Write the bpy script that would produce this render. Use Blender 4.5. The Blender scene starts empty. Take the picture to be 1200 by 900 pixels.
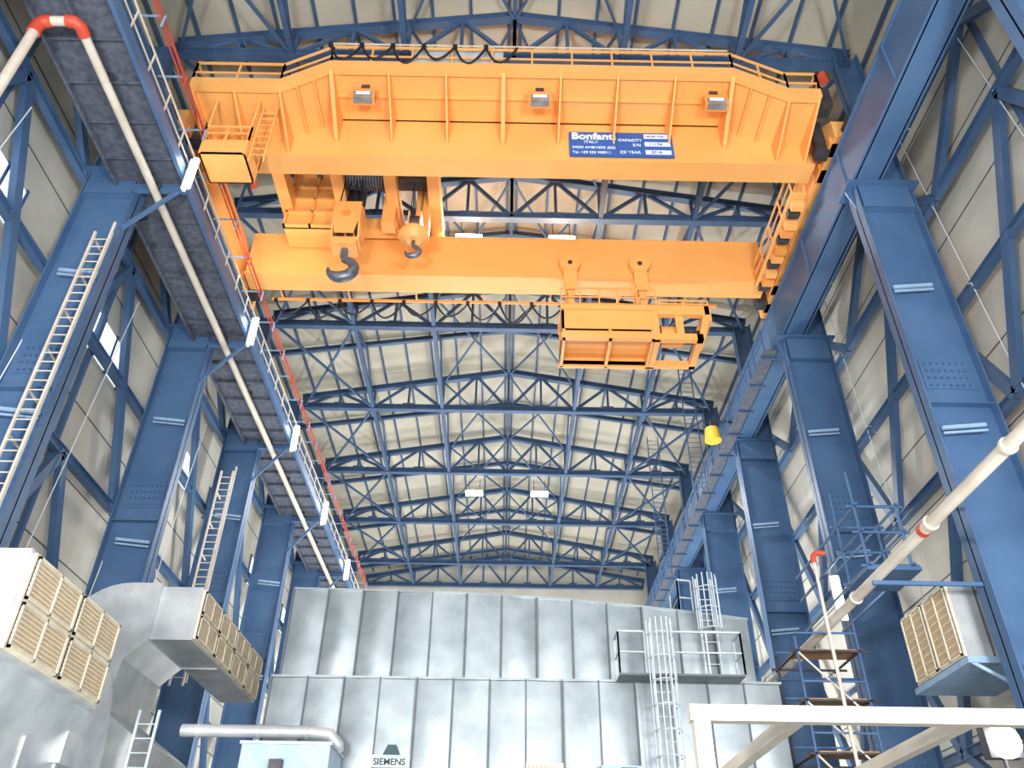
import bpy, math, random
from mathutils import Vector, Matrix
random.seed(7)
ZO = 1.6   # eye height: all heights below are given relative to the eye, floor = -1.6
FL = -1.6
scene = bpy.context.scene

# ------------------------------------------------------------------ materials
def lin(c):
    c = c/255.0
    return c/12.92 if c <= 0.04045 else ((c+0.055)/1.055)**2.4
def rgb(r, g, b): return (lin(r), lin(g), lin(b), 1.0)

def mat(name, c1, c2=None, rough=0.5, metal=0.0, scale=3.0, bump=0.0, emis=None, estr=0.0, stretch=(1, 1, 1), spec=0.5):
    m = bpy.data.materials.new(name); m.use_nodes = True
    nt = m.node_tree; b = nt.nodes["Principled BSDF"]
    b.inputs["Roughness"].default_value = rough
    b.inputs["Metallic"].default_value = metal
    b.inputs["Specular IOR Level"].default_value = spec
    if c2 is None:
        c2 = tuple(x*0.82 for x in c1[:3])+(1,)
    tc = nt.nodes.new("ShaderNodeTexCoord")
    mp = nt.nodes.new("ShaderNodeMapping"); mp.inputs["Scale"].default_value = stretch
    nz = nt.nodes.new("ShaderNodeTexNoise"); nz.inputs["Scale"].default_value = scale
    nz.inputs["Detail"].default_value = 5
    cr = nt.nodes.new("ShaderNodeValToRGB")
    cr.color_ramp.elements[0].position = 0.35; cr.color_ramp.elements[0].color = c2
    cr.color_ramp.elements[1].position = 0.65; cr.color_ramp.elements[1].color = c1
    nt.links.new(tc.outputs["Object"], mp.inputs[0]); nt.links.new(mp.outputs[0], nz.inputs[0])
    nt.links.new(nz.outputs[0], cr.inputs[0]); nt.links.new(cr.outputs[0], b.inputs["Base Color"])
    if bump > 0:
        bp = nt.nodes.new("ShaderNodeBump"); bp.inputs["Strength"].default_value = bump
        bp.inputs["Distance"].default_value = 0.05
        nt.links.new(nz.outputs[0], bp.inputs["Height"]); nt.links.new(bp.outputs[0], b.inputs["Normal"])
    if emis:
        b.inputs["Emission Color"].default_value = emis
        b.inputs["Emission Strength"].default_value = estr
    return m

M_BLUE = mat("blue_steel_paint", rgb(80, 110, 146), rgb(66, 97, 135), 0.42, scale=0.6)
M_BLUE2 = mat("blue_truss_paint", rgb(68, 96, 130), rgb(56, 82, 117), 0.5, scale=0.8)
M_LBLUE = mat("pale_blue_steel", rgb(150, 180, 210), None, 0.5)
M_LGREY = mat("pale_grey_steel", rgb(186, 196, 202), None, 0.5)
M_ORANGE = mat("orange_crane_paint", rgb(246, 179, 103), rgb(242, 171, 94), 0.42, scale=0.4)
M_ORANGE2 = mat("orange_crane_paint_deep", rgb(238, 160, 82), rgb(228, 148, 72), 0.5, scale=0.5)
M_CREAM = mat("cream_panel", rgb(214, 211, 198), rgb(200, 197, 184), 0.7, scale=0.5)
M_ROOF = mat("roof_sheet", rgb(190, 185, 168), rgb(172, 168, 152), 0.7, scale=0.3)
M_GALV = mat("galvanised_sheet", rgb(172, 180, 183), rgb(146, 155, 159), 0.34, 0.6, scale=1.2, bump=0.05)
M_GALVD = mat("galvanised_seam", rgb(100, 108, 114), None, 0.6, 0.2)
M_DUCT = mat("duct_sheet", rgb(208, 211, 211), rgb(182, 187, 190), 0.4, 0.4, scale=1.5, bump=0.05)
M_GRATE = mat("grating_steel", rgb(104, 110, 122), rgb(80, 86, 100), 0.6, 0.3, scale=5)
M_PIPE = mat("cream_pipe_paint", rgb(214, 205, 190), rgb(200, 189, 172), 0.45, scale=1.5)
M_RED = mat("red_paint", rgb(205, 76, 52), None, 0.5)
M_BLACK = mat("black_rubber", rgb(26, 30, 40), None, 0.6)
M_DARK = mat("dark_machinery", rgb(76, 74, 78), rgb(56, 54, 60), 0.5, 0.3)
M_HOOK = mat("forged_hook_steel", rgb(128, 134, 146), rgb(90, 96, 110), 0.4, 0.5)
M_FILT = mat("filter_media", rgb(202, 176, 140), rgb(188, 162, 126), 0.8, scale=8)
M_FRAME = mat("filter_frame", rgb(230, 219, 196), None, 0.5)
M_WHITE = mat("white_lettering", rgb(240, 244, 248), rgb(232, 238, 244), 0.6)
M_SIGN = mat("blue_sign", rgb(40, 96, 172), rgb(36, 90, 164), 0.5)
M_TEAL = mat("teal_sign", rgb(16, 66, 72), None, 0.5)
M_YEL = mat("yellow_paint", rgb(240, 200, 60), None, 0.5)
M_FLOOR = mat("floor_paint", rgb(176, 178, 176), rgb(160, 162, 160), 0.5, scale=0.4)
M_LAMP = mat("lamp_glow", rgb(255, 255, 255), rgb(250, 250, 255), 0.5, emis=(0.95, 0.98, 1, 1), estr=18)
M_WIN = mat("daylight_panel", rgb(235, 240, 245), None, 0.5, emis=(0.85, 0.93, 1, 1), estr=1.3)
M_GLASS = mat("lamp_lens", rgb(150, 150, 150), rgb(120, 120, 124), 0.25)
M_PALE = mat("pale_blue_panel", rgb(168, 190, 206), None, 0.5)
M_WOOD = mat("scaffold_plank", rgb(170, 130, 90), None, 0.7)

# ------------------------------------------------------------------ mesh builder
class MB:
    def __init__(s): s.v = []; s.f = []; s.m = []; s.sm = []; s.mats = []
    def mi(s, m):
        if m not in s.mats: s.mats.append(m)
        return s.mats.index(m)
    def add(s, vs, fs, m, smooth=False):
        o = len(s.v); k = s.mi(m)
        s.v += [(x, y, z+ZO) for x, y, z in vs]
        for f in fs:
            s.f.append([i+o for i in f]); s.m.append(k); s.sm.append(smooth)
    def box(s, x0, x1, y0, y1, z0, z1, m):
        if x0 > x1: x0, x1 = x1, x0
        if y0 > y1: y0, y1 = y1, y0
        if z0 > z1: z0, z1 = z1, z0
        vs = [(x0, y0, z0), (x1, y0, z0), (x1, y1, z0), (x0, y1, z0), (x0, y0, z1), (x1, y0, z1), (x1, y1, z1), (x0, y1, z1)]
        s.add(vs, [(0, 3, 2, 1), (4, 5, 6, 7), (0, 1, 5, 4), (1, 2, 6, 5), (2, 3, 7, 6), (3, 0, 4, 7)], m)
    def frame(s, p0, p1, up=None):
        p0 = Vector(p0); p1 = Vector(p1); d = (p1-p0).normalized()
        u = Vector(up) if up else Vector((0, 0, 1))
        if abs(d.dot(u)) > 0.98: u = Vector((0, 1, 0))
        a = d.cross(u).normalized(); b = a.cross(d).normalized()
        return p0, p1, a, b
    def beam(s, p0, p1, w, h, m, up=None, off=(0, 0)):
        p0, p1, a, b = s.frame(p0, p1, up)
        o = a*off[0]+b*off[1]
        vs = []
        for p in (p0, p1):
            for sx, sy in ((-1, -1), (1, -1), (1, 1), (-1, 1)):
                vs.append(tuple(p+o+a*(sx*w/2)+b*(sy*h/2)))
        s.add(vs, [(0, 1, 2, 3), (7, 6, 5, 4), (0, 4, 5, 1), (1, 5, 6, 2), (2, 6, 7, 3), (3, 7, 4, 0)], m)
    def ibeam(s, p0, p1, w, h, m, t=0.04, up=None):
        s.beam(p0, p1, w, t, m, up, (0, h/2)); s.beam(p0, p1, w, t, m, up, (0, -h/2)); s.beam(p0, p1, t, h, m, up)
    def cyl(s, p0, p1, r, m, n=12, r1=None):
        if r1 is None: r1 = r
        p0, p1, a, b = s.frame(p0, p1)
        vs = []
        for p, rr in ((p0, r), (p1, r1)):
            for i in range(n):
                t = 2*math.pi*i/n
                vs.append(tuple(p+a*math.cos(t)*rr+b*math.sin(t)*rr))
        s.add(vs, [(i, (i+1) % n, n+(i+1) % n, n+i) for i in range(n)], m, True)
        s.add(vs[:n], [tuple(range(n))[::-1]], m); s.add(vs[n:], [tuple(range(n))], m)
    def tube(s, pts, r, m, n=8):
        pts = [Vector(p) for p in pts]; k = len(pts)
        rs = r if isinstance(r, (list, tuple)) else [r]*k
        vs = []; a = None
        for i, p in enumerate(pts):
            d = (pts[min(i+1, k-1)]-pts[max(i-1, 0)]).normalized()
            if a is None:
                u = Vector((0, 0, 1)) if abs(d.z) < 0.9 else Vector((0, 1, 0))
                a = d.cross(u).normalized()
            a = (a-d*a.dot(d)).normalized(); b = d.cross(a)
            for j in range(n):
                t = 2*math.pi*j/n
                vs.append(tuple(p+a*math.cos(t)*rs[i]+b*math.sin(t)*rs[i]))
        fs = []
        for i in range(k-1):
            for j in range(n):
                fs.append((i*n+j, i*n+(j+1) % n, (i+1)*n+(j+1) % n, (i+1)*n+j))
        s.add(vs, fs, m, True)
        s.add(vs[:n], [tuple(range(n))], m); s.add(vs[-n:], [tuple(range(n))], m)
    def prism(s, pts, axis, a0, a1, m):
        def P(p, a):
            if axis == 'x': return (a, p[0], p[1])
            if axis == 'y': return (p[0], a, p[1])
            return (p[0], p[1], a)
        n = len(pts)
        vs = [P(p, a0) for p in pts]+[P(p, a1) for p in pts]
        fs = [tuple(range(n)), tuple(range(2*n-1, n-1, -1))]+[(i, n+i, n+(i+1) % n, (i+1) % n) for i in range(n)]
        s.add(vs, fs, m)
    def rail(s, pts, m, h=1.1, r=0.03, sp=1.5, mid=True):
        for a, b in zip(pts[:-1], pts[1:]):
            a = Vector(a); b = Vector(b); L = (b-a).length; n = max(1, round(L/sp)); up = Vector((0, 0, h))
            s.beam(a+up, b+up, 2*r, 2*r, m)
            if mid: s.beam(a+up*0.5, b+up*0.5, 1.5*r, 1.5*r, m)
            for i in range(n+1):
                q = a+(b-a)*i/n; s.beam(q, q+up, 1.8*r, 1.8*r, m)
    def ladder(s, base, top, w, m, axis=(1, 0, 0), r=0.03, sp=0.3):
        a = Vector(axis)*w/2; b = Vector(base); t = Vector(top)
        s.beam(b-a, t-a, 2*r, 2*r, m); s.beam(b+a, t+a, 2*r, 2*r, m)
        L = (t-b).length; n = int(L/sp)
        for i in range(1, n):
            q = b+(t-b)*i/n; s.cyl(q-a, q+a, r*0.6, m, 6)
    def obj(s, name, parent=None, recalc=True):
        me = bpy.data.meshes.new(name); me.from_pydata(s.v, [], s.f)
        for m in s.mats: me.materials.append(m)
        for p, k, sm in zip(me.polygons, s.m, s.sm): p.material_index = k; p.use_smooth = sm
        me.update()
        if recalc:
            import bmesh
            bm = bmesh.new(); bm.from_mesh(me); bmesh.ops.recalc_face_normals(bm, faces=bm.faces); bm.to_mesh(me); bm.free()
        o = bpy.data.objects.new(name, me); scene.collection.objects.link(o)
        if parent: o.parent = parent
        return o
def dup(o, dx=0, dy=0, dz=0):
    n = bpy.data.objects.new(o.name.split('.')[0], o.data); n.location = o.location+Vector((dx, dy, dz))
    n.scale = o.scale; scene.collection.objects.link(n); return n
def empty(name):
    e = bpy.data.objects.new(name, None); scene.collection.objects.link(e); return e
def text(name, body, x, y, z, size, m, parent=None, ext=0.01, bold=0.0):
    cu = bpy.data.curves.new(name, 'FONT'); cu.body = body; cu.size = size; cu.extrude = ext; cu.offset = bold
    o = bpy.data.objects.new(name, cu); scene.collection.objects.link(o)
    dg = bpy.context.evaluated_depsgraph_get(); me = bpy.data.meshes.new_from_object(o.evaluated_get(dg))
    bpy.data.objects.remove(o)
    o = bpy.data.objects.new(name, me); scene.collection.objects.link(o)
    me.materials.clear(); me.materials.append(m)
    o.rotation_euler = (math.pi/2, 0, 0); o.location = (x, y, z+ZO)
    if parent: o.parent = parent
    return o

# ------------------------------------------------------------------ layout constants
BAY = 8.25
COLS = [2.0+BAY*i for i in range(9)]     # 2, 10.25, 18.5 ... 68
Y0, Y1 = -9.0, 74.0
XW = 14.9

# ------------------------------------------------------------------ room shell
b = MB(); b.box(-XW-0.3, XW+0.3, Y0, Y1+0.3, FL-0.2, FL, M_FLOOR); b.obj("floor")
for sx, nm in ((-1, "wall_left"), (1, "wall_right")):
    b = MB(); b.box(sx*XW, sx*(XW+0.25), Y0, Y1, FL, 29.9, M_CREAM)
    z = 1.0
    while z < 29.5:   # panel joints
        b.box(sx*(XW-0.02), sx*XW, Y0, Y1, z, z+0.04, M_GALVD); z += 2.4
    b.obj(nm)
b = MB(); b.box(-XW-0.25, XW+0.25, Y1, Y1+0.25, FL, 32.2, M_CREAM); b.obj("wall_back")
# roof sheet (gable)
b = MB()
for sx in (-1, 1):
    p = [(0, 32.0), (sx*(XW+0.25), 29.8), (sx*(XW+0.25), 29.95), (0, 32.15)]
    b.prism(p, 'y', Y0, Y1, M_ROOF)
b.obj("ceiling")
b = MB()
for sx in (-1, 1):
    for i in range(0, 10):
        x = 0.25+i*1.55; z = 31.9-(x/XW)*2.2
        b.beam((sx*x, Y0, z), (sx*x, Y1, z), 0.10, 0.2, M_BLUE2)
b.obj("roof_purlins")
# translucent wall panels
k = 1
for yc in COLS[1:-1]:
    b = MB(); sx = -1
    b.box(sx*(XW-0.06), sx*(XW-0.01), yc+1.4, yc+BAY-1.4, 17.4, 18.9, M_WIN)
    for j in range(6):
        yy = yc+1.4+(BAY-2.8)*j/5; b.box(sx*(XW-0.1), sx*(XW-0.02), yy-0.05, yy+0.05, 17.3, 19.0, M_BLUE)
    b.obj("window_%d" % k); k += 1

# ------------------------------------------------------------------ columns
def column(sx, xi, xo):
    b = MB(); t = 0.05; fw = 0.62
    top = 21.2
    b.box(sx*xi, sx*(xi+t), -fw/2, fw/2, FL, top, M_BLUE)
    b.box(sx*(xo-t), sx*xo, -fw/2, fw/2, FL, top, M_BLUE)
    b.box(sx*xi, sx*xo, -t/2, t/2, FL, top, M_BLUE)
    for z in (4.5, 12.5, 20.2):
        b.box(sx*(xi+t), sx*(xo-t), -fw/2+0.05, fw/2-0.05, z, z+0.04, M_BLUE)
    for zc in (13.6, 5.0):
        b.box(sx*(xi+0.25), sx*(xo-0.25), -t/2-0.03, t/2+0.03, zc-0.5, zc+0.5, M_BLUE)
        for ix in range(7):
            for iz in range(4):
                x = xi+0.4+ix*(xo-xi-0.8)/6; z = zc-0.38+iz*0.25
                b.box(sx*(x-0.03), sx*(x+0.03), -t/2-0.06, -t/2-0.03, z-0.03, z+0.03, M_BLUE2)
    b.box(sx*(xi-0.25), sx*(xo+0.2), -0.5, 0.5, top, top+0.08, M_BLUE)
    b.prism([(sx*(xi-0.22), top), (sx*xi, top), (sx*xi, top-0.8)], 'y', -0.03, 0.03, M_BLUE)
    for y in (-0.3, 0.3):
        b.box(sx*(xi+0.1), sx*(xo-0.1), y-0.02, y+0.02, top-1.0, top, M_BLUE)
    xa, xb = xo-0.95, xo
    b.box(sx*xa, sx*(xa+0.04), -0.25, 0.25, top, 28.9, M_BLUE)
    b.box(sx*(xb-0.04), sx*xb, -0.25, 0.25, top, 28.9, M_BLUE)
    b.box(sx*xa, sx*xb, -0.02, 0.02, top, 28.9, M_BLUE)
    for z in (11.6, 16.6):
        b.beam((sx*(xi+0.1), -0.36, z), (sx*(xi+1.3), -0.36, z+0.12), 0.08, 0.1, M_LBLUE)
        b.beam((sx*(xi+0.1), -0.36, z-0.16), (sx*(xi+1.3), -0.36, z-0.04), 0.05, 0.06, M_LBLUE)
    b.box(sx*(xi-0.15), sx*(xo+0.15), -0.5, 0.5, FL, FL+0.08, M_BLUE)
    return b
for sx, xi, xo in ((1, 11.45, 13.35), (-1, 12.3, 14.1)):
    first = None
    for y in COLS:
        if first is None:
            first = column(sx, xi, xo).obj("steel_column"); first.location.y = y
        else:
            n = dup(first); n.location.y = y

# wall bracing
for sx in (-1, 1):
    X = sx*14.25
    for i, yc in enumerate([COLS[0]-BAY]+COLS[:-1]):
        b = MB(); ya, yb = yc+0.05, yc+BAY-0.05; ym = (ya+yb)/2
        for z in (5.2, 13.0, 17.0, 21.0, 24.8, 28.4):
            b.ibeam((X, ya, z), (X, yb, z), 0.26, 0.28, M_BLUE, 0.03)
        b.beam((X, ya, 5.2), (X, ym, 13.0), 0.22, 0.34, M_BLUE); b.beam((X, yb, 5.2), (X, ym, 13.0), 0.22, 0.34, M_BLUE)
        b.beam((X, ya, 13.0), (X, ym, 21.0), 0.22, 0.36, M_BLUE); b.beam((X, yb, 13.0), (X, ym, 21.0), 0.22, 0.36, M_BLUE)
        b.beam((X, ya, 21.0), (X, yb, 28.4), 0.22, 0.34, M_BLUE); b.beam((X, yb, 21.0), (X, ya, 28.4), 0.22, 0.34, M_BLUE)
        b.beam((X, ya, FL+1), (X, yb, 5.2), 0.2, 0.3, M_BLUE)
        b.beam((sx*14.6, ym, FL), (sx*14.6, ym, 29.5), 0.16, 0.16, M_BLUE)
        for z in (9.2,): b.beam((sx*14.6, ya, z), (sx*14.6, yb, z), 0.14, 0.16, M_BLUE)
        b.obj("wall_bracing")

# ------------------------------------------------------------------ runway girders
for sx, xi, xo in ((1, 11.35, 12.35), (-1, 11.5, 12.5)):
    b = MB(); xc = (xi+xo)/2
    b.box(sx*xi, sx*xo, Y0, Y1-0.5, 21.3, 21.36, M_BLUE); b.box(sx*xi, sx*xo, Y0, Y1-0.5, 23.2, 23.27, M_BLUE)
    b.box(sx*(xi+0.08), sx*(xi+0.13), Y0, Y1-0.5, 21.3, 23.2, M_BLUE)
    b.box(sx*(xo-0.13), sx*(xo-0.08), Y0, Y1-0.5, 21.3, 23.2, M_BLUE)
    y = COLS[0]
    while y < Y1-1:
        b.box(sx*xi, sx*(xi+0.08), y-0.02, y+0.02, 21.36, 23.2, M_BLUE); y += BAY/2
    b.box(sx*(xc-0.05), sx*(xc+0.05), Y0, Y1-0.5, 23.27, 23.42, M_DARK)
    b.obj("runway_girder")

# left access walkway hung under/inside the runway
b = MB()
xa, xb = -13.0, -10.75; zw = 20.75
b.box(xa, xb, Y0, Y1-1, zw, zw+0.04, M_GRATE)
for x in (xa, -11.9, xb):
    b.box(x-0.05, x+0.05, Y0, Y1-1, zw-0.22, zw, M_GRATE)
b.box(xb-0.02, xb+0.1, Y0, Y1-1, zw-0.25, zw+0.2, M_BLUE)
y = Y0
while y < Y1-1:
    b.box(xa, xb, y-0.03, y+0.03, zw-0.14, zw, M_GRATE); y += BAY/6
for yc in COLS:
    b.ibeam((-10.7, yc-0.3, zw-0.33), (-12.4, yc-0.3, zw-0.33), 0.2, 0.22, M_BLUE, 0.03)
    b.beam((-10.9, yc-0.3, zw-0.4), (-12.3, yc-0.3, zw-2.2), 0.1, 0.12, M_BLUE)
b.rail([(xb+0.05, Y0, zw), (xb+0.05, Y1-1, zw)], M_PIPE, 1.1, 0.025, BAY/6)
b.rail([(xa, Y0, zw), (xa, Y1-1, zw)], M_LBLUE, 1.1, 0.025, BAY/6)
b.obj("access_walkway")
# conductor bars
b = MB()
b.beam((-10.55, Y0, 22.9), (-10.55, Y1-1, 22.9), 0.05, 0.09, M_RED)
b.beam((-10.55, Y0, 22.6), (-10.55, Y1-1, 22.6), 0.03, 0.05, M_RED)
y = Y0
i = 0
while y < Y1-2:
    b.beam((-10.5, y, 22.98), (-11.45, y, 22.98), 0.05, 0.05, M_LBLUE)
    b.beam((-10.5, y, 22.45), (-10.5, y, 23.0), 0.05, 0.05, M_RED if i % 4 == 0 else M_LBLUE); y += BAY/4; i += 1
b.obj("conductor_rail")
# service gallery on the right side runway
b = MB()
b.box(10.75, 11.3, 27, Y1-1, 21.0, 21.04, M_GRATE)
b.rail([(10.75, 27, 21.0), (10.75, Y1-1, 21.0)], M_BLUE2, 1.1, 0.025, BAY/6)
y = 27.5
while y < Y1-2:
    b.beam((10.75, y, 20.95), (11.5, y, 20.95), 0.08, 0.1, M_BLUE2); y += BAY/4
b.obj("service_gallery")

# fluorescent tubes on the walkway rail
for y in (9.6, 17.7, 25.8, 34.1, 42.3, 50.6, 58.8):
    b = MB(); x = -10.45
    b.box(x-0.1, x+0.0, y-0.08, y+0.08, 19.85, 21.25, M_WHITE)
    b.cyl((x+0.1, y-0.08, 19.9), (x+0.1, y-0.08, 21.2), 0.1, M_LAMP, 8)
    b.beam((x-0.1, y, 20.9), (x-0.2, y, 20.9), 0.05, 0.05, M_DARK)
    b.obj("fluorescent_light")
b = MB(); b.box(10.1, 10.4, 24.0, 24.1, 8.4, 9.8, M_WHITE); b.cyl((10.25, 23.92, 8.45), (10.25, 23.92, 9.75), 0.09, M_LAMP, 8)
b.beam((10.3, 24.1, 9.2), (11.45, 26.4, 9.2), 0.06, 0.06, M_LBLUE); b.obj("fluorescent_light")
# fire water pipe under the walkway
b = MB()
r = 0.13
b.tube([(-12.6, 12.2, 8), (-12.6, 12.2, 19.7)], r, M_PIPE, 12)
b.tube([(-12.6, 12.2, 19.6), (-12.6, 12.2, 19.95), (-12.5, 12.2, 20.12), (-12.3, 12.2, 20.15)], r+0.04, M_RED, 12)
b.tube([(-12.3, 12.2, 20.15), (-11.8, 12.2, 20.15)], r, M_PIPE, 12)
b.tube([(-11.9, 12.2, 20.15), (-11.7, 12.22, 20.15), (-11.6, 12.35, 20.15), (-11.6, 12.6, 20.15)], r+0.04, M_RED, 12)
b.tube([(-11.6, 12.6, 20.15), (-11.6, 70, 20.15)], r, M_PIPE, 12)
for y in range(14, 70, 4):
    b.beam((-11.6, y, 20.15), (-11.6, y, 20.52), 0.3, 0.05, M_DARK)
b.obj("fire_water_pipe")

# ladders next to left columns
for (x, y, z0, z1) in ((-12.35, 17.6, 4.0, 17.8), (-12.1, 31.0, 8.0, 17.0)):
    b = MB()
    b.ladder((x, y, z0), (x, y, z1), 0.5, M_PIPE, r=0.035)
    b.beam((x+0.5, y-0.4, z0), (x+0.5, y-0.4, z1), 0.06, 0.06, M_PIPE)
    z = z0+1
    while z < z1:
        b.beam((x+0.25, y, z), (x+0.5, y-0.4, z), 0.04, 0.04, M_PIPE)
        b.beam((x-0.25, y, z), (x-0.3, y+0.7, z), 0.05, 0.05, M_PIPE); z += 1.4
    b.obj("wall_ladder")

# ------------------------------------------------------------------ roof trusses
def truss():
    b = MB(); zb = 28.5; m = M_BLUE2
    zt = lambda x: 31.45-abs(x)/13.2*2.3
    b.ibeam((-13.0, 0, zb), (13.0, 0, zb), 0.34, 0.34, m, 0.04)
    for sx in (-1, 1):
        b.ibeam((sx*13.2, 0, zt(13.2)), (0, 0, zt(0)), 0.32, 0.32, m, 0.04)
        xs = [0, 2.1, 4.2, 6.4, 8.6, 10.8, 13.0]
        for i, x in enumerate(xs):
            b.beam((sx*x, 0, zb), (sx*x, 0, zt(x)), 0.14, 0.16, m)
        for i in range(6):
            x0, x1 = xs[i], xs[i+1]
            if i % 2 == 0: b.beam((sx*x0, 0, zb), (sx*x1, 0, zt(x1)), 0.12, 0.16, m)
            else: b.beam((sx*x0, 0, zt(x0)), (sx*x1, 0, zb), 0.12, 0.16, m)
        for x in xs[1:-1:2]:
            b.box(sx*x-0.35, sx*x+0.35, -0.05, 0.05, zb-0.1, zb+0.35, m)
    return b
t0 = truss().obj("roof_truss"); t0.location.y = COLS[1]
for y in COLS[2:]+[73.4]:
    n = dup(t0); n.location.y = y
# intermediate rafters
b = MB()
for sx in (-1, 1): b.ibeam((sx*14.6, 0, 29.45), (0, 0, 31.65), 0.22, 0.26, M_BLUE2, 0.03)
r0 = b.obj("roof_rafter"); r0.location.y = COLS[1]+BAY/2
for y in COLS[2:]: n = dup(r0); n.location.y = y+BAY/2
# roof bracing and ties
b = MB(); m = M_BLUE2
for x in (-8.6, -4.2, 4.2, 8.6):
    b.ibeam((x, 2, 28.5), (x, 73, 28.5), 0.22, 0.22, m, 0.03)
for i, y in enumerate(COLS[:-1]):
    for sx in (-1, 1):
        b.beam((sx*8.6, y, 28.45), (sx*13.0, y+BAY, 28.45), 0.12, 0.12, m); b.beam((sx*13, y, 28.45), (sx*8.6, y+BAY, 28.45), 0.12, 0.12, m)
        b.beam((sx*4.2, y, 30.5), (0, y+BAY, 31.2), 0.1, 0.1, m); b.beam((0, y, 31.2), (sx*4.2, y+BAY, 30.5), 0.1, 0.1, m)
        b.beam((sx*4.2, y, 28.5), (sx*4.2, y+BAY/2, 30.7), 0.12, 0.12, m); b.beam((sx*4.2, y+BAY, 28.5), (sx*4.2, y+BAY/2, 30.7), 0.12, 0.12, m)
        b.beam((sx*8.6, y, 28.5), (sx*8.6, y+BAY/2, 29.9), 0.12, 0.12, m); b.beam((sx*8.6, y+BAY, 28.5), (sx*8.6, y+BAY/2, 29.9), 0.12, 0.12, m)
    b.beam((0, y, 31.3), (0, y+BAY, 31.3), 0.16, 0.2, m)
b.obj("roof_bracing")

# high bay lamps
for (x, y) in ((-2.0, 27.6), (2.4, 27.6), (-2.4, 53.5), (2.4, 53.5)):
    b = MB()
    b.box(x-0.65, x+0.65, y-0.25, y+0.25, 27.75, 27.95, M_WHITE)
    b.box(x-0.6, x+0.6, y-0.2, y+0.2, 27.70, 27.75, M_LAMP)
    b.box(x-0.6, x+0.6, y-0.27, y-0.25, 27.72, 27.93, M_LAMP)
    b.cyl((x-0.4, y, 27.95), (x-0.4, y, 29.0), 0.02, M_DARK, 6); b.cyl((x+0.4, y, 27.95), (x+0.4, y, 29.0), 0.02, M_DARK, 6)
    b.obj("high_bay_lamp")

# ------------------------------------------------------------------ overhead crane
crane = empty("overhead_crane"); crane.location.x = -0.2
O, O2 = M_ORANGE, M_ORANGE2
def cp(b, name): return b.obj(name, crane)
b = MB()
b.box(-11.3, 11.3, 19.55, 20.3, 23.85, 25.95, O)
b.box(-11.3, 11.3, 19.49, 20.36, 23.8, 23.85, O); b.box(-11.3, 11.3, 19.49, 20.36, 25.95, 26.0, O)
b.box(-11.3, 11.3, 19.9, 20.0, 26.0, 26.12, M_DARK)
cp(b, "girder_front")
b = MB()
b.box(-11.2, 11.2, 25.8, 26.75, 23.8, 26.05, O)
b.box(-11.2, 11.2, 25.74, 26.81, 23.74, 23.8, O); b.box(-11.2, 11.2, 25.74, 26.81, 26.05, 26.12, O)
b.box(-11.2, 11.2, 26.2, 26.3, 26.12, 26.26, M_DARK)
b.rail([(-11, 27.4, 26.1), (11, 27.4, 26.1)], O, 1.1, 0.03)
b.box(-11.0, 11.0, 26.8, 27.5, 26.0, 26.08, O2)
cp(b, "girder_rear")
# service platform with raised middle and stairs at the ends
b = MB()
ya, yb = 17.25, 19.55; zl, zh = 24.8, 25.95
prof = [(-11.1, zl), (-8.0, zl), (-6.4, zh), (8.1, zh), (9.9, zl), (11.0, zl)]
for (xa_, za), (xb_, zb_) in zip(prof[:-1], prof[1:]):
    b.prism([(xa_, za), (xb_, zb_), (xb_, zb_+0.06), (xa_, za+0.06)], 'y', ya, yb, O)
    b.prism([(xa_, za-0.12), (xb_, zb_-0.12), (xb_, zb_+0.28), (xa_, za+0.28)], 'y', ya-0.06, ya, O)
    b.prism([(xa_, za-0.12), (xb_, zb_-0.12), (xb_, zb_-0.02), (xa_, za-0.02)], 'y', ya-0.0, ya+0.25, O)
x = -6.35
i = 0
while x < 8.2:
    big = (i in (0, 3, 7))
    b.prism([(ya+0.05, zh), (yb, zh), (yb, zh-1.25), (yb-0.15, zh-1.25), (ya+0.05, zh-0.16)], 'x', x-(0.07 if big else 0.03), x+(0.07 if big else 0.03), O)
    x += 2.06; i += 1
for x in (-11.05, -9.6, -8.0, 9.9, 10.95):
    b.prism([(ya+0.05, zl), (yb, zl), (yb, zl-0.85), (ya+0.05, zl-0.12)], 'x', x-0.04, x+0.04, O)
for f in (0.33, 0.66):   # ribs under the sloping parts
    for (xa_, xb_) in ((-8.0, -6.4), (9.9, 8.1)):
        xx = xa_+(xb_-xa_)*f; zz = zl+(zh-zl)*f; b.box(xx-0.03, xx+0.03, ya, yb, zz-0.14, zz, O)
b.box(-6.4, 8.1, 18.4, 18.46, zh-0.12, zh, O)
cp(b, "service_platform")
b = MB()
rp = [(-11.1, ya, zl+0.1), (-8.0, ya, zl+0.1), (-6.4, ya, zh+0.1), (8.1, ya, zh+0.1), (9.9, ya, zl+0.1), (11.0, ya, zl+0.1)]
b.rail(rp, O, 1.1, 0.035, 1.4)
b.rail([(-11.1, ya, zl+0.1), (-11.1, yb, zl+0.1)], O, 1.1, 0.035, 1.0); b.rail([(11.0, ya, zl+0.1), (11.0, yb, zl+0.1)], O, 1.1, 0.035, 1.0)
b.rail([(-6.4, yb, zh+0.1), (8.1, yb, zh+0.1)], O, 1.1, 0.03, 1.4)
b.box(-3.5, -0.2, 17.4, 18.2, zh+0.15, zh+1.5, M_LGREY)
cp(b, "platform_railing")
b = MB()
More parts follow.
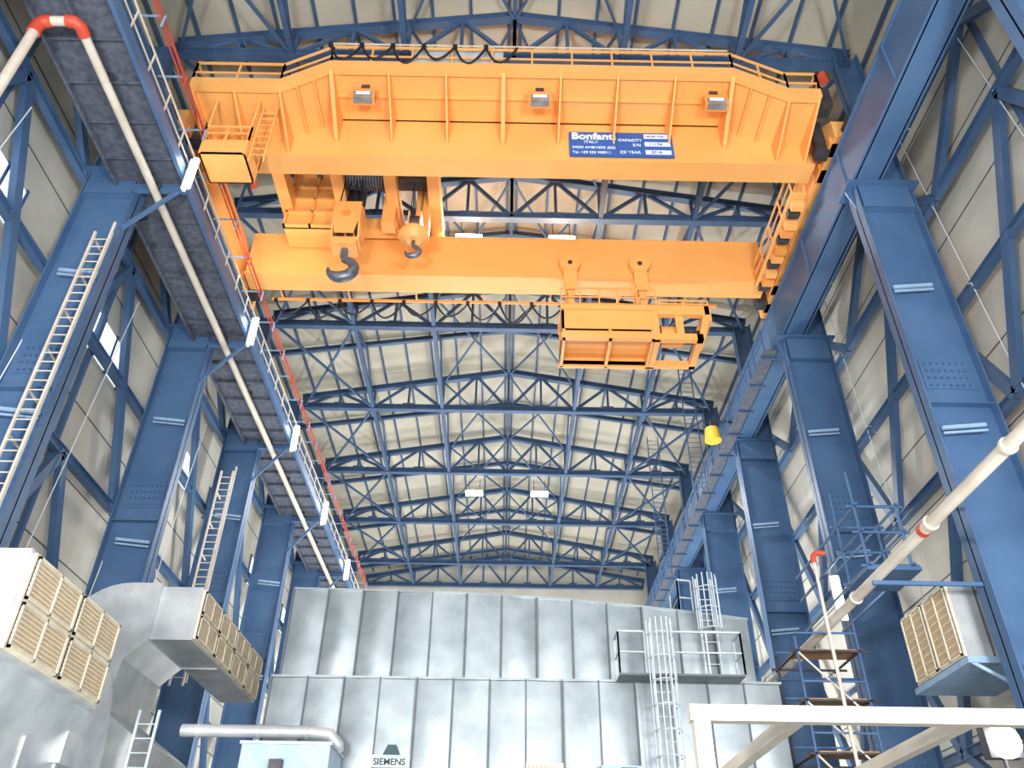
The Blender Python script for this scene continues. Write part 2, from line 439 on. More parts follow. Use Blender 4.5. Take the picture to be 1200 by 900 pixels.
def festoon(b, x0, x1, y, z, n, sag, r=0.035):
    w = (x1-x0)/n
    for i in range(n):
        s = sag*random.uniform(0.7, 1.15); pts = []
        for j in range(11):
            t = j/10; pts.append((x0+w*(i+t), y+0.05*math.sin(t*6), z-s*(1-(2*t-1)**2)))
        b.tube(pts, r, M_BLACK, 6)
        b.box(x0+w*i-0.08, x0+w*i+0.08, y-0.06, y+0.06, z-0.05, z+0.12, M_BLACK)
festoon(b, -6.5, 0.3, 17.15, 27.1, 6, 1.0, 0.045)
b.beam((-6.5, 17.15, 27.2), (8, 17.15, 27.2), 0.04, 0.05, M_PIPE)
festoon(b, -10.3, 2.6, 27.7, 23.9, 9, 1.0, 0.045)
b.beam((-10.5, 27.7, 24.0), (9.5, 27.7, 24.0), 0.08, 0.12, O2)
for x in range(-10, 10, 3): b.beam((x, 26.8, 24.05), (x, 27.7, 24.05), 0.06, 0.08, O2)
cp(b, "festoon_cables")
b = MB()
for x in (-5.2, 1.15, 7.5):
    y, z = 17.95, 25.3
    b.box(x-0.42, x+0.42, y-0.12, y+0.22, z-0.3, z+0.22, O2)
    b.box(x-0.33, x+0.33, y-0.15, y-0.12, z-0.24, z+0.02, M_GLASS)
    b.box(x-0.33, x+0.33, y-0.15, y+0.1, z-0.34, z-0.3, M_GLASS)
    b.box(x-0.25, x+0.25, y-0.17, y-0.15, z-0.16, z-0.02, M_WHITE)
    b.beam((x, y+0.05, z+0.2), (x, y+0.05, 25.95), 0.3, 0.05, M_DARK)
cp(b, "floodlights")
for sx in (-1, 1):
    b = MB(); xc = 12.0 if sx > 0 else 11.8
    b.prism([(18.2, 23.75), (28.2, 23.75), (28.2, 24.6), (26.9, 25.5), (19.4, 25.5), (18.2, 24.6)], 'x', sx*(xc-0.42), sx*(xc+0.42), O)
    for y in (18.8, 20.0, 26.3, 27.5):
        b.cyl((sx*(xc-0.12), y, 23.8), (sx*(xc+0.12), y, 23.8), 0.36, M_DARK, 20)
        b.box(sx*(xc-0.5), sx*(xc+0.5), y-0.3, y+0.3, 23.75, 24.1, O2)
    for y in (18.2, 28.2):
        b.cyl((sx*xc, y, 24.1), (sx*xc, y-0.5 if y < 20 else y+0.5, 24.1), 0.16, M_DARK, 12)
    for y in (19.0, 27.3):
        b.cyl((sx*(xc-0.6), y, 24.2), (sx*(xc-0.6), y, 25.3), 0.24, M_DARK, 14)
        b.box(sx*(xc-0.85), sx*(xc-0.4), y-0.25, y+0.25, 23.7, 24.2, M_DARK)
    cp(b, "end_carriage")
b = MB()
b.box(11.05, 11.6, 17.7, 18.3, 24.9, 25.9, M_DARK); b.cyl((11.4, 17.5, 26.0), (11.4, 17.5, 26.35), 0.16, M_RED, 12)
for k in range(11):
    t = k/10; y = 21.0+4.6*t
    b.box(10.75, 11.2, y-0.14, y+0.14, 23.1+0.1*math.sin(k*2), 23.4+0.1*math.sin(k*2), M_DARK if k % 3 == 1 else (O2 if k % 2 else O))
b.beam((10.95, 20.6, 23.5), (10.95, 25.8, 23.5), 0.6, 0.1, O)
b.rail([(10.7, 20.6, 23.5), (10.7, 25.8, 23.5)], O, 1.0, 0.03, 1.3)
b.rail([(11.2, 20.6, 23.5), (11.2, 25.8, 23.5)], O, 1.0, 0.03, 1.3)
cp(b, "access_gangway")
b = MB()
x0, x1, y0, y1 = -10.35, -8.8, 17.9, 19.2; zb_ = 21.9
b.box(x0, x1, y0, y1, zb_, zb_+0.06, O)
for a in ((x0, x0+0.05, y0, y1), (x1-0.05, x1, y0, y1), (x0, x1, y0, y0+0.05), (x0, x1, y1-0.05, y1)):
    b.box(a[0], a[1], a[2], a[3], zb_, zb_+0.7, O)
b.rail([(x0, y0, zb_+0.7), (x1, y0, zb_+0.7), (x1, y1, zb_+0.7), (x0, y1, zb_+0.7), (x0, y0, zb_+0.7)], O, 0.7, 0.03, 0.8)
for x in (x0+0.03, x1-0.03):
    for y in (y0+0.03, y1-0.03): b.beam((x, y, zb_), (x, y, 24.8), 0.08, 0.08, O)
b.ladder((x1+0.3, y0+0.3, zb_), (x1+0.3, y0+0.3, 24.8), 0.5, O, r=0.03)
b.cyl((x1-0.1, y1, zb_+0.2), (x1-0.1, y1+0.3, zb_+0.2), 0.14, M_RED, 10)
cp(b, "inspection_basket")
# trolley
b = MB()
for y in (20.1, 26.25):
    b.box(-9.7, -2.9, y-0.2, y+0.35, 26.3, 27.2, O)
    for x in (-9.0, -3.6): b.cyl((x, y-0.15, 26.45), (x, y+0.15, 26.45), 0.35, M_DARK, 16)
for x in (-9.5, -7.1, -4.9, -3.1):
    b.box(x-0.25, x+0.25, 20.1, 26.2, 26.3, 27.1, O)
b.box(-9.5, -7.3, 24.55, 24.62, 25.3, 28.9, O)
for z in (25.3, 26.1, 26.9, 27.7, 28.5): b.box(-9.55, -7.25, 24.4, 24.62, z, z+0.1, O)
for x in (-9.5, -8.4, -7.35): b.box(x-0.05, x+0.05, 24.4, 24.62, 25.3, 28.9, O)
b.box(-9.5, -7.3, 24.62, 25.7, 25.25, 25.4, O)
b.box(-5.3, -4.75, 24.1, 24.7, 25.2, 28.6, O); b.box(-3.9, -3.3, 24.2, 24.7, 25.2, 28.6, O)
b.box(-7.3, -4.7, 24.9, 25.4, 25.6, 26.3, O)
b.cyl((-7.0, 23.3, 27.2), (-5.3, 23.3, 27.2), 0.6, M_DARK, 24)
b.cyl((-4.8, 23.5, 27.2), (-3.4, 23.5, 27.2), 0.45, M_DARK, 24)
for i in range(14):
    x = -6.9+i*0.12; b.cyl((x, 23.3, 27.2), (x+0.06, 23.3, 27.2), 0.64, M_HOOK, 24)
b.box(-7.0, -6.2, 24.0, 24.6, 25.7, 28.2, M_DARK)
cp(b, "trolley")

def hook(b, x, y, ztop, s, m):
    b.cyl((x, y, ztop), (x, y, ztop-0.45*s), 0.13*s, m, 14)
    pts = []; rs = []
    cz = ztop-1.0*s
    pts.append((x, y, ztop-0.35*s)); rs.append(0.14*s)
    for k in range(15):
        a = math.radians(80-k*(262/14))
        pts.append((x-0.02*s+math.cos(a)*0.46*s, y, cz+math.sin(a)*0.42*s))
        t = k/14
        rs.append((0.13+0.09*math.sin(t*math.pi))*s*(1 if t < 0.75 else (1-(t-0.75)*2.6)))
    b.tube(pts, rs, m, 12)
b = MB()
hx, hy = -6.45, 23.5
for dx in (-0.36, 0.0, 0.36):
    b.cyl((hx+dx-0.06, hy, 24.45), (hx+dx+0.06, hy, 24.45), 0.62, M_DARK, 28)
for dx in (-0.56, 0.50):
    b.prism([(hy-0.62, 24.9), (hy-0.3, 25.15), (hy+0.3, 25.15), (hy+0.62, 24.9), (hy+0.6, 24.1), (hy+0.35, 23.3), (hy-0.35, 23.3), (hy-0.6, 24.1)], 'x', hx+dx, hx+dx+0.07, O)
b.prism([(hx-0.54, 25.1), (hx+0.54, 25.1), (hx+0.56, 24.4), (hx+0.38, 23.35), (hx-0.38, 23.35), (hx-0.56, 24.4)], 'y', hy-0.66, hy-0.6, O)
b.cyl((hx, hy-0.72, 24.4), (hx, hy-0.6, 24.4), 0.18, O2, 14)
b.box(hx-0.5, hx+0.5, hy-0.4, hy+0.4, 23.0, 23.35, O)
for dx in (-0.42, -0.15, 0.15, 0.42):
    for dy in (-0.45, 0.45): b.cyl((hx+dx, hy+dy, 24.9), (hx+dx*0.8, hy+dy*0.8, 27.2), 0.03, M_BLACK, 5)
hook(b, hx, hy, 23.1, 1.1, M_HOOK)
cp(b, "main_hook_block")
b = MB()
hx = -3.75
b.cyl((hx-0.2, hy, 24.5), (hx+0.2, hy, 24.5), 0.36, M_DARK, 24)
for dx in (-0.27, 0.21): b.prism([(hy-0.4, 24.9), (hy+0.4, 24.9), (hy+0.4, 24.2), (hy+0.2, 23.8), (hy-0.2, 23.8), (hy-0.4, 24.2)], 'x', hx+dx, hx+dx+0.06, O)
b.cyl((hx, hy, 23.8), (hx, hy, 23.95), 0.62, O, 24); b.cyl((hx, hy, 23.55), (hx, hy, 23.8), 0.3, O, 20, r1=0.6)
for dx in (-0.2, 0.2):
    for dy in (-0.2, 0.2): b.cyl((hx+dx, hy+dy, 24.7), (hx+dx, hy+dy, 27.2), 0.02, M_BLACK, 5)
hook(b, hx, hy, 23.6, 0.6, M_HOOK)
cp(b, "auxiliary_hook_block")
# suspended auxiliary hoist carriage under rear girder
b = MB()
yf, yr = 25.2, 27.1
for x in (2.75, 5.75):
    b.prism([(x-0.25, 24.6), (x+0.25, 24.6), (x+0.3, 23.4), (x+0.12, 22.6), (x+0.12, 21.6), (x-0.12, 21.6), (x-0.12, 22.6), (x-0.3, 23.4)], 'y', 25.5, 25.62, O)
    b.cyl((x-0.0, 25.45, 24.4), (x, 25.7, 24.4), 0.45, O, 20); b.cyl((x, 25.4, 24.4), (x, 25.46, 24.4), 0.1, M_DARK, 12)
    b.box(x-0.12, x+0.12, 26.9, 27.0, 21.6, 24.0, O)
b.box(2.3, 6.2, yf, yf+0.1, 20.1, 21.7, O)
b.box(2.3, 6.2, yr-0.1, yr, 20.1, 21.7, O)
b.box(2.3, 2.4, yf, yr, 20.1, 21.7, O); b.box(5.95, 6.2, yf-0.04, yr, 20.0, 21.7, O)
b.box(2.3, 6.2, yf, yr, 20.45, 20.55, O2)
for x in (2.3, 4.15, 5.85): b.box(x, x+0.12, yf-0.1, yr, 20.0, 20.45, O)
b.box(2.25, 6.2, yf-0.12, yf+0.1, 20.0, 20.25, O); b.box(2.25, 6.2, yf-0.12, yf+0.1, 21.5, 21.75, O)
b.box(2.25, 6.2, yr-0.1, yr+0.05, 20.0, 20.3, O)
b.box(6.2, 8.3, yf-0.1, yf+0.15, 21.3, 21.75, O); b.box(6.2, 7.9, yf-0.1, yf+0.15, 20.0, 20.3, O)
b.box(8.1, 8.35, yf-0.1, yr, 21.0, 21.75, O); b.box(7.65, 7.9, yf-0.1, yr, 20.0, 20.3, O)
b.box(6.2, 8.3, yr-0.2, yr, 21.3, 21.75, O); b.box(6.2, 7.9, yr-0.2, yr, 20.0, 20.3, O)
b.prism([(7.7, 20.0), (7.95, 20.0), (8.35, 21.4), (8.05, 21.4)], 'y', yf-0.08, yf+0.12, O)
b.box(6.9, 7.2, yf, yf+0.12, 20.2, 21.4, O)
b.cyl((6.4, 26.1, 20.9), (7.3, 26.1, 20.9), 0.45, O, 18); b.cyl((7.3, 26.1, 20.9), (8.0, 26.1, 20.9), 0.3, M_DARK, 18)
b.rail([(2.3, yf, 21.75), (6.2, yf, 21.75)], O, 0.95, 0.03, 0.8); b.rail([(6.3, yf, 21.75), (8.3, yf, 21.75)], O, 0.35, 0.03, 1.0)
b.rail([(2.3, yr, 21.75), (6.2, yr, 21.75)], O, 0.95, 0.03, 0.8)
cp(b, "auxiliary_hoist")
# sign
b = MB(); sx0, sx1, sz0, sz1 = 2.3, 6.15, 24.0, 25.35
b.box(sx0, sx1, 19.42, 19.48, sz0, sz1, M_SIGN)
b.box(5.1, 6.05, 19.40, 19.42, 25.02, 25.25, M_WHITE); b.box(5.1, 6.05, 19.40, 19.42, 24.58, 24.80, M_WHITE); b.box(5.1, 6.05, 19.40, 19.42, 24.12, 24.34, M_WHITE)
cp(b, "sign_board")
ys = 19.41
text("sign_text_name", "Bonfanti", 2.38, ys, 24.93, 0.5, M_WHITE, crane, bold=0.014)
text("sign_text_1", "ITALY", 2.85, ys, 24.70, 0.2, M_WHITE, crane)
text("sign_text_2", "24030 AMBIVERE (BG)", 2.4, ys, 24.40, 0.17, M_WHITE, crane)
text("sign_text_3", "Tel. +39 035 908911", 2.4, ys, 24.12, 0.17, M_WHITE, crane)
text("sign_text_4", "CAPACITY", 4.12, ys, 24.84, 0.19, M_WHITE, crane)
text("sign_text_5", "S/N", 4.65, ys, 24.56, 0.2, M_WHITE, crane)
text("sign_text_6", "CE YEAR", 4.15, ys, 24.15, 0.2, M_WHITE, crane)
text("sign_text_7", "160/20/12.5t", 5.13, 19.39, 25.07, 0.14, M_SIGN, crane)
text("sign_text_8", "11136", 5.25, 19.39, 24.61, 0.2, M_SIGN, crane)
text("sign_text_9", "2016", 5.3, 19.39, 24.15, 0.2, M_SIGN, crane)

# ------------------------------------------------------------------ turbine enclosure
enc = empty("turbine_enclosure")
YL, YU = 22.5, 23.3
xL, xR = -6.25, 7.1
def ztop(x):
    t = (x-xL)/(xR-xL)
    return 8.84-0.10*t-0.62*max(0, (t-0.2)/0.8)**2.0
zmid = 6.1
b = MB()
n = 24
pts = [(xL, 2), (xR, 2)]+[(xR-(xR-xL)*i/n, ztop(xR-(xR-xL)*i/n)-0.03) for i in range(n+1)]
b.prism(pts, 'y', YU+0.06, 34.0, M_GALV)
b.box(xL, xR+0.35, YL+0.06, YU+0.1, FL, zmid-0.03, M_GALV)
b.box(xL-0.02, xR+0.4, YL-0.05, YU+0.1, zmid-0.03, zmid+0.03, M_GALV)
b.obj("enclosure_body", enc)
def panel(b, x0, x1, y, z0, z1a, z1b, bulge, tilt):
    nu, nv = 6, 5; vs = []; fs = []
    for j in range(nv+1):
        for i in range(nu+1):
            u = i/nu; v = j/nv
            z = z0+(z1a+(z1b-z1a)*u-z0)*v
            vs.append((x0+(x1-x0)*u, y-bulge*math.sin(u*math.pi)*math.sin(v*math.pi)**0.5-tilt*(u-0.5)*(0.3+v), z))
    for j in range(nv):
        for i in range(nu):
            a = j*(nu+1)+i; fs.append((a, a+1, a+nu+2, a+nu+1))
    b.add(vs, fs, M_GALV, True)
b = MB()
N = 13; w = (xR-xL)/N
for i in range(N):
    x0 = xL+i*w; x1 = x0+w
    panel(b, x0+0.01, x1-0.01, YU, zmid+0.05, ztop(x0), ztop(x1), random.uniform(0.03, 0.10), random.uniform(-0.10, 0.10))
    b.box(x0-0.02, x0+0.02, YU-0.08, YU+0.06, zmid, ztop(x0), M_GALVD)
    b.beam((x0, YU-0.03, ztop(x0)), (x1, YU-0.03, ztop(x1)), 0.1, 0.06, M_GALV)
N = 14; w = (xR+0.35-xL)/N
for i in range(N):
    x0 = xL+i*w; x1 = x0+w
    panel(b, x0+0.01, x1-0.01, YL, 1.5, zmid-0.04, zmid-0.04, random.uniform(0.02, 0.07), random.uniform(-0.08, 0.08))
    panel(b, x0+0.01, x1-0.01, YL, FL, 1.45, 1.45, random.uniform(0.01, 0.05), random.uniform(-0.04, 0.04))
    b.box(x0-0.018, x0+0.018, YL-0.07, YL+0.06, FL, zmid, M_GALVD)
o = b.obj("enclosure_panels", enc, recalc=False)
b = MB(); G = M_LGREY
px0, px1 = 3.05, 6.35
b.box(px0, px1, YL-0.8, YL-0.05, zmid-0.05, zmid, M_GALVD)
b.rail([(px0, YL-0.05, zmid), (px0, YL-0.8, zmid), (3.75, YL-0.8, zmid)], G, 1.1, 0.025, 0.8)
b.rail([(4.5, YL-0.8, zmid), (px1, YL-0.8, zmid), (px1, YL-0.05, zmid)], G, 1.1, 0.025, 0.9)
def caged(b, x, y, z0, z1, cz):
    b.ladder((x, y, z0), (x, y, z1), 0.45, G, r=0.028)
    for s in range(7):
        a = math.radians(-20-140*s/6) ; dx = math.cos(a)*0.36; dy = math.sin(a)*0.6
        b.beam((x+dx, y+dy, cz), (x+dx, y+dy, z1), 0.03, 0.02, G)
    z = cz
    while z <= z1+0.01:
        pts = [(x-0.3, y, z)]+[(x+math.cos(math.radians(200+140*s/8))*0.36, y+math.sin(math.radians(200+140*s/8))*0.6, z) for s in range(9)]+[(x+0.3, y, z)]
        b.tube(pts, 0.02, G, 5); z += 0.6
caged(b, 4.12, YL-0.9, FL, zmid+1.3, 1.0)
caged(b, 5.85, YU-0.35, zmid, 9.2, zmid+1.5)
b.rail([(5.2, YU+0.2, ztop(5.6)), (5.6, YU+0.2, ztop(5.9))], G, 1.1, 0.025, 0.4)
b.rail([(5.2, YU+0.2, ztop(5.6)), (5.2, YU+4, ztop(5.6))], G, 1.1, 0.025, 1.2)
b.obj("ladders_and_platform", enc)
b = MB()
b.box(-3.3, -2.35, YL-0.2, YL-0.1, 3.85, 4.13, M_WHITE)
b.prism([(-3.05, 4.13), (-2.6, 4.13), (-2.72, 4.38), (-2.93, 4.38)], 'y', YL-0.2, YL-0.1, M_TEAL)
b.box(0.6, 1.55, YL-0.2, YL-0.05, 3.3, 4.0, M_FRAME)
for i in range(8): b.box(0.65+i*0.105, 0.69+i*0.105, YL-0.22, YL-0.2, 3.3, 3.95, M_FILT)
b.box(2.5, 3.6, YL-0.3, YL-0.05, 3.3, 3.95, M_PALE)
b.box(3.0, 3.4, YL-0.35, YL-0.3, 3.75, 3.9, M_DARK)
b.box(-6.2, -4.1, 20.8, YL-0.05, FL, 4.05, M_PALE)
b.box(-6.25, -4.05, 20.75, YL-0.05, 4.05, 4.12, M_LGREY)
b.box(-5.45, -5.15, 20.6, 20.78, 3.5, 3.7, M_DARK)
b.obj("name_board_and_vents", enc)
text("name_board_text", "SIEMENS", -3.27, YL-0.22, 3.9, 0.22, M_TEAL, enc, bold=0.006)

# round duct left of enclosure
b = MB()
b.tube([(-8.0, 21.6, 4.5), (-4.8, 21.6, 4.5), (-4.3, 21.6, 4.45), (-4.1, 21.7, 4.25), (-4.1, 21.8, 4.13)], 0.15, M_DUCT, 14)
for x in (-7.6, -6.1, -4.9): b.cyl((x, 21.6, 4.5), (x+0.06, 21.6, 4.5), 0.18, M_DUCT, 14)
b.obj("round_duct", enc)

# ------------------------------------------------------------------ air handling ducts (left)
def grille(b, x, y0, y1, z0, z1, ny, nz, s=1):
    b.box(x, x+s*0.06, y0, y1, z0, z1, M_FRAME)
    wy = (y1-y0)/ny; wz = (z1-z0)/nz
    for i in range(ny):
        for j in range(nz):
            a, c = y0+i*wy+0.06, y0+(i+1)*wy-0.06; d, e = z0+j*wz+0.06, z0+(j+1)*wz-0.06
            b.box(x+s*0.06, x+s*0.08, a, c, d, e, M_FILT)
            k = 9
            for q in range(k):
                zz = d+(e-d)*(q+0.5)/k; b.box(x+s*0.08, x+s*0.10, a, c, zz-0.01, zz+0.015, M_FRAME)
            for yy, w_ in ((a, 0.05), (c-0.05, 0.05), ((a+c)/2-0.02, 0.04)): b.box(x+s*0.06, x+s*0.11, yy, yy+w_, d-0.03, e+0.03, M_FRAME)
            b.box(x+s*0.06, x+s*0.11, a, c, d-0.03, d+0.02, M_FRAME); b.box(x+s*0.06, x+s*0.11, a, c, e-0.02, e+0.03, M_FRAME)
def flange(b, x0, x1, y0, y1, z0, z1, ax, p, t=0.05):
    e = 0.04
    if ax == 'y': b.box(x0-e, x1+e, p, p+t, z0-e, z1+e, M_DUCT)
    if ax == 'x': b.box(p, p+t, y0-e, y1+e, z0-e, z1+e, M_DUCT)
    if ax == 'z': b.box(x0-e, x1+e, y0-e, y1+e, p, p+t, M_DUCT)
b = MB()
b.box(-10.6, -8.3, 13.4, 17.4, 4.0, 5.75, M_DUCT)
grille(b, -8.3, 13.5, 17.3, 4.05, 5.7, 2, 2)
flange(b, -10.6, -8.35, 13.4, 17.4, 4.0, 5.75, 'x', -9.4)
b.prism([(-10.6, 3.2), (-8.9, 3.2), (-8.5, 4.0), (-10.6, 4.0)], 'y', 13.8, 18.6, M_DUCT)
b.box(-10.9, -8.9, 13.6, 19.2, 2.3, 3.2, M_DUCT)
for y in (14.8, 16.2, 17.6): flange(b, -10.9, -8.9, 0, 0, 2.3, 3.2, 'y', y)
b.prism([(17.4, 4.0), (17.4, 5.6), (18.2, 5.3), (18.9, 4.6), (19.2, 3.6), (19.2, 3.0), (17.4, 3.0)], 'x', -10.4, -8.7, M_DUCT)
b.box(-11.9, -10.6, 14.5, 17.0, 3.0, 5.4, M_DUCT)
b.box(-10.4, -9.2, 17.4, 19.2, FL, 3.9, M_DUCT)
for z in (-0.3, 1.0): flange(b, -10.4, -9.2, 17.4, 19.2, 0, 0, 'z', z)
b.obj("air_intake_duct")
b = MB()
b.box(-9.4, -8.3, 21.6, 28.2, 6.75, 8.2, M_DUCT)
grille(b, -8.3, 21.65, 28.15, 6.8, 8.15, 4, 2)
arc = [(-9.4, 8.25)]+[(-10.2-1.6*math.sin(math.radians(a)), 6.65+1.6*math.cos(math.radians(a))) for a in range(0, 91, 10)]
arc += [(-11.8, 5.0), (-10.0, 5.0), (-9.9, 6.2), (-9.4, 6.7)]
b.prism(arc, 'y', 21.45, 24.2, M_DUCT)
b.prism([(-11.8, 5.0), (-10.0, 5.0), (-8.6, 4.1), (-8.6, 2.4), (-11.8, 2.4)], 'y', 20.2, 24.2, M_DUCT)
flange(b, -11.8, -10.0, 21.4, 24.2, 0, 0, 'z', 4.95)
flange(b, -9.4, -8.4, 0, 0, 6.75, 8.2, 'y', 24.2)
b.box(-11.6, -9.6, 21.0, 23.8, FL, 2.4, M_DUCT)
for z in (0.0, 1.3): flange(b, -11.6, -9.6, 21.0, 23.8, 0, 0, 'z', z)
b.box(-12.2, -11.8, 22.0, 23.6, 5.6, 7.4, M_DUCT)
b.obj("air_handling_duct")
b = MB(); b.ladder((-8.25, 20.0, FL), (-8.25, 20.0, 4.6), 0.45, M_LGREY, r=0.03); b.obj("duct_ladder")

# right wall filter unit
b = MB()
b.box(11.2, 13.2, 19.6, 22.4, 6.0, 7.9, M_DUCT)
grille(b, 11.2, 19.65, 22.35, 6.05, 7.85, 2, 1, -1)
b.box(11.1, 13.25, 19.5, 22.5, 5.85, 6.0, M_LBLUE)
b.beam((11.2, 19.6, 5.9), (13.4, 19.0, 4.2), 0.08, 0.08, M_LBLUE)
b.box(13.4, 14.85, 20.2, 21.8, 6.3, 7.6, M_DUCT); b.box(13.2, 13.4, 20.2, 21.8, 6.3, 7.6, M_DUCT)
for x in (11.8, 12.5): b.box(x, x+0.04, 19.56, 19.6, 6.0, 7.9, M_GALVD)
b.obj("wall_air_filter_unit")

# ------------------------------------------------------------------ pipes and frames on the right
b = MB()
b.tube([(9.0, 3, 7.6), (9.0, 30.5, 7.6), (9.0, 31, 7.4), (9.0, 31.2, 7.0), (9.0, 31.2, FL)], 0.13, M_PIPE, 16)
for y in (8, 12.4, 15.6, 20, 25): b.cyl((9.0, y, 7.6), (9.0, y+0.08, 7.6), 0.17, M_PIPE, 16)
b.cyl((9.0, 15.9, 7.6), (9.0, 16.05, 7.6), 0.145, M_RED, 16)
for y in (10.25, 18.5, 26.75):
    b.beam((8.8, y, 7.4), (11.43, y, 7.4), 0.08, 0.1, M_BLUE)
b.obj("overhead_pipe")
b = MB()
b.cyl((8.75, 21.6, FL), (8.75, 21.6, 9.2), 0.05, M_PIPE, 8)
b.tube([(8.75, 21.6, 9.2), (8.75, 21.6, 9.4), (8.85, 21.6, 9.5), (9.1, 21.6, 9.5)], 0.08, M_RED, 8)
b.obj("riser_pipe")
b = MB()
sx_, sy_ = (8.0, 9.7), (22.2, 24.0)
for x in sx_:
    for y in sy_: b.cyl((x, y, FL), (x, y, 8.4 if x > 9 else 7.3), 0.04, M_BLUE2 if y < 23 else M_DARK, 8)
for z in (0.5, 2.4, 4.3, 5.6, 6.9):
    for y in sy_: b.cyl((sx_[0]-0.2, y, z), (sx_[1]+0.3, y, z), 0.035, M_DARK, 6); b.cyl((sx_[0], y, z+0.5), (sx_[1], y, z+0.5), 0.03, M_BLUE, 6)
    for x in sx_: b.cyl((x, sy_[0]-0.2, z), (x, sy_[1]+0.2, z), 0.035, M_DARK, 6)
    b.box(sx_[0], sx_[1], sy_[0]+0.1, sy_[0]+0.9, z+0.04, z+0.09, M_WOOD)
    b.cyl((sx_[0], sy_[0], z), (sx_[1], sy_[0], z-1.8), 0.03, M_PIPE, 6)
b.obj("scaffold_tower")
b = MB()
for x in (10.0, 11.2):
    for y in (21.0, 22.4): b.cyl((x, y, 8.8), (x, y, 11.8 if x < 11 else 10.8), 0.045, M_BLUE, 8)
for z in (8.9, 9.9, 10.7):
    for y in (21.0, 22.4): b.cyl((9.8, y, z), (11.4, y, z), 0.045, M_BLUE, 6)
    for x in (10.0, 11.2): b.cyl((x, 20.8, z), (x, 26.5, z), 0.045, M_BLUE, 6)
b.box(9.9, 11.4, 20.9, 22.5, 8.75, 8.85, M_BLUE)
b.obj("blue_work_platform")
b = MB(); zf = 1.92
b.box(1.72, 9.5, 7.8, 7.93, zf-0.14, zf, M_PIPE)
for x in (1.82, 9.4): b.box(x-0.075, x+0.075, 7.8, 7.93, FL, zf-0.14, M_PIPE)
for x in (2.75, 4.35): b.box(x-0.06, x+0.06, 7.93, 15.0, zf-0.13, zf, M_PIPE)
for x in (2.75, 4.35): b.box(x-0.06, x+0.06, 14.9, 15.02, FL, zf-0.13, M_PIPE)
b.box(1.62, 9.5, 14.9, 15.02, zf-0.14, zf, M_PIPE)
b.obj("cream_steel_frame")
b = MB(); b.cyl((10.3, 34.7, 21.2), (10.3, 34.7, 21.9), 0.42, M_YEL, 18, r1=0.34); b.cyl((10.3, 34.7, 21.9), (10.3, 34.7, 22.4), 0.08, M_DARK, 8)
b.beam((10.3, 34.7, 22.35), (11.4, 34.7, 22.35), 0.1, 0.1, M_DARK); b.obj("yellow_hoist_pendant")
b = MB(); b.ladder((10.2, 38.0, 20.0), (10.2, 38.0, 28.3), 0.7, M_BLUE2, r=0.03); b.ladder((9.6, 46.0, 18), (9.6, 46.0, 28.3), 0.7, M_BLUE2, r=0.03)
b.obj("rear_ladder")
b = MB()
for k in range(6): b.cyl((14.2, 9+k*4.3, 6), (14.2, 9+k*4.3+1.5, 26), 0.02, M_WHITE, 5)
for k in range(6): b.cyl((-14.0, 9+k*4.3, 6), (-14.0, 9+k*4.3+1.5, 20), 0.02, M_WHITE, 5)
b.obj("wall_cables")

# ------------------------------------------------------------------ floodlight fixture, lamp lights, added fill lights
def area(name, loc, target, size, power, col=(1, 1, 1)):
    l = bpy.data.lights.new(name, 'AREA'); l.shape = 'SQUARE'; l.size = size; l.energy = power; l.color = col
    o = bpy.data.objects.new(name, l); scene.collection.objects.link(o)
    loc = Vector((loc[0], loc[1], loc[2]+ZO)); o.location = loc
    d = Vector((target[0], target[1], target[2]+ZO))-loc
    o.rotation_euler = d.to_track_quat('-Z', 'Y').to_euler(); return o
b = MB()
b.box(7.3, 7.8, 13.0, 13.2, 2.5, 2.95, M_DARK); b.cyl((7.55, 12.94, 2.72), (7.55, 13.0, 2.72), 0.24, M_LAMP, 20)
b.cyl((7.55, 13.1, FL), (7.55, 13.1, 2.5), 0.04, M_DARK, 8); b.box(7.15, 7.95, 12.7, 13.5, FL, FL+0.05, M_DARK)
b.obj("floodlight")
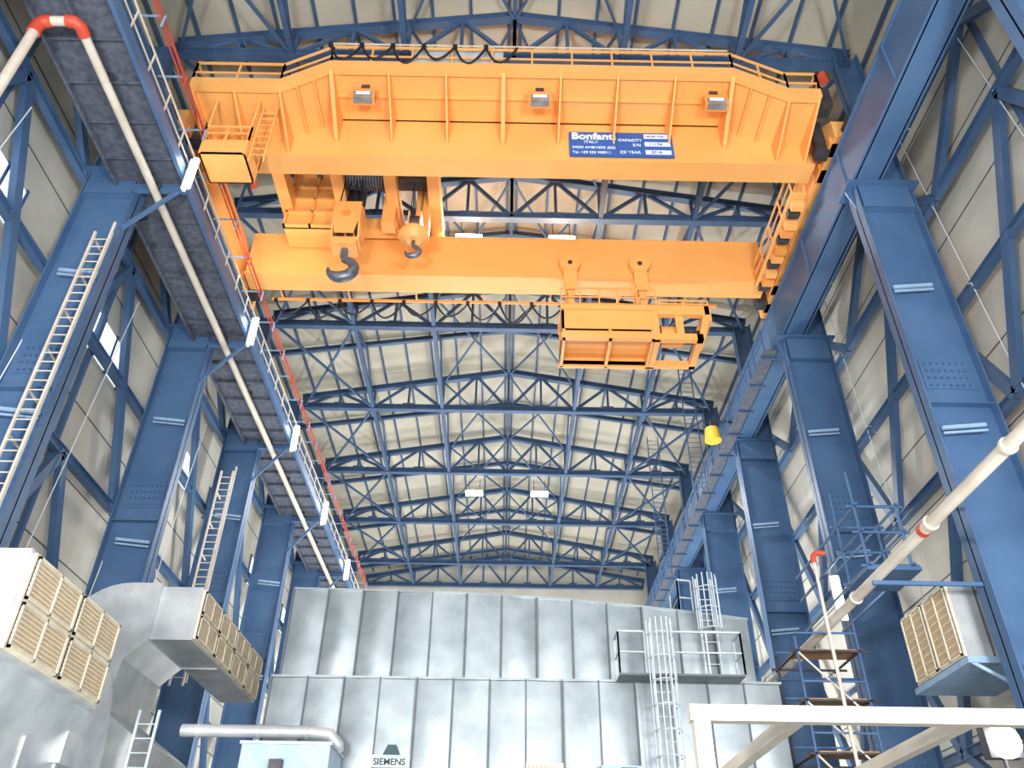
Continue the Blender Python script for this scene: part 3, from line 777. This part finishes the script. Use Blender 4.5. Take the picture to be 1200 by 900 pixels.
area("fill_rear_1", (-6, -6, 2), (-3, 22, 24), 3, 5400, (1, 0.98, 0.96))  # unseen light added behind the camera to brighten the crane
area("fill_rear_2", (7, -6, 2), (6, 22, 22), 3, 5400, (0.98, 0.99, 1))  # its added counterpart on the right, also out of view
area("fill_low", (0, -5, 3), (0, 24, 9), 3, 700, (0.97, 0.99, 1))  # added unseen light that lifts the enclosure front
for y in (38, 54, 68):  # added uplights hidden behind the enclosure, brightening the roof
    area("fill_hall_%d" % y, (-4, y, 1.5), (-3, y+2, 30), 3, 2500, (1, 0.98, 0.96))
    area("fill_hall_b%d" % y, (5, y, 1.5), (4, y+2, 30), 3, 2500, (1, 0.98, 0.96))
area("lamp_left_bay", (-9.6, 22.6, 22.4), (-10.2, 25.8, 24.6), 0.4, 110, (1, 0.98, 0.94))
for x, y in ((-2.0, 27.6), (2.4, 27.6), (-2.4, 53.5), (2.4, 53.5)):
    area("high_bay", (x, y, 27.66), (x, y, 0), 1.1, 1600, (0.95, 0.98, 1))
area("side_fill_left", (-9.0, 8, -0.5), (-11, 20, 9), 1.5, 650, (0.97, 0.98, 1))  # added out of view to brighten the left ducts
area("side_fill_right", (11, 6, 3), (13, 22, 14), 1.5, 900, (0.97, 0.98, 1))  # unseen light without a fixture, aimed along the right wall

w = bpy.data.worlds.new("World"); scene.world = w; w.use_nodes = True
w.node_tree.nodes["Background"].inputs[0].default_value = (0.9, 0.95, 1.0, 1)
w.node_tree.nodes["Background"].inputs[1].default_value = 1.5

# ------------------------------------------------------------------ camera
cam = bpy.data.cameras.new("Camera"); co = bpy.data.objects.new("Camera", cam); scene.collection.objects.link(co)
cam.sensor_width = 36; cam.lens = 950/1200*36; cam.clip_start = 0.1; cam.clip_end = 300
co.location = (0, 0, ZO)
p = math.atan(670/950)
co.rotation_euler = (Matrix.Rotation(-0.005, 3, 'Z') @ Matrix.Rotation(math.pi/2+p, 3, 'X') @ Matrix.Rotation(0.014, 3, 'Z')).to_euler()
scene.camera = co
scene.view_settings.view_transform = 'Standard'
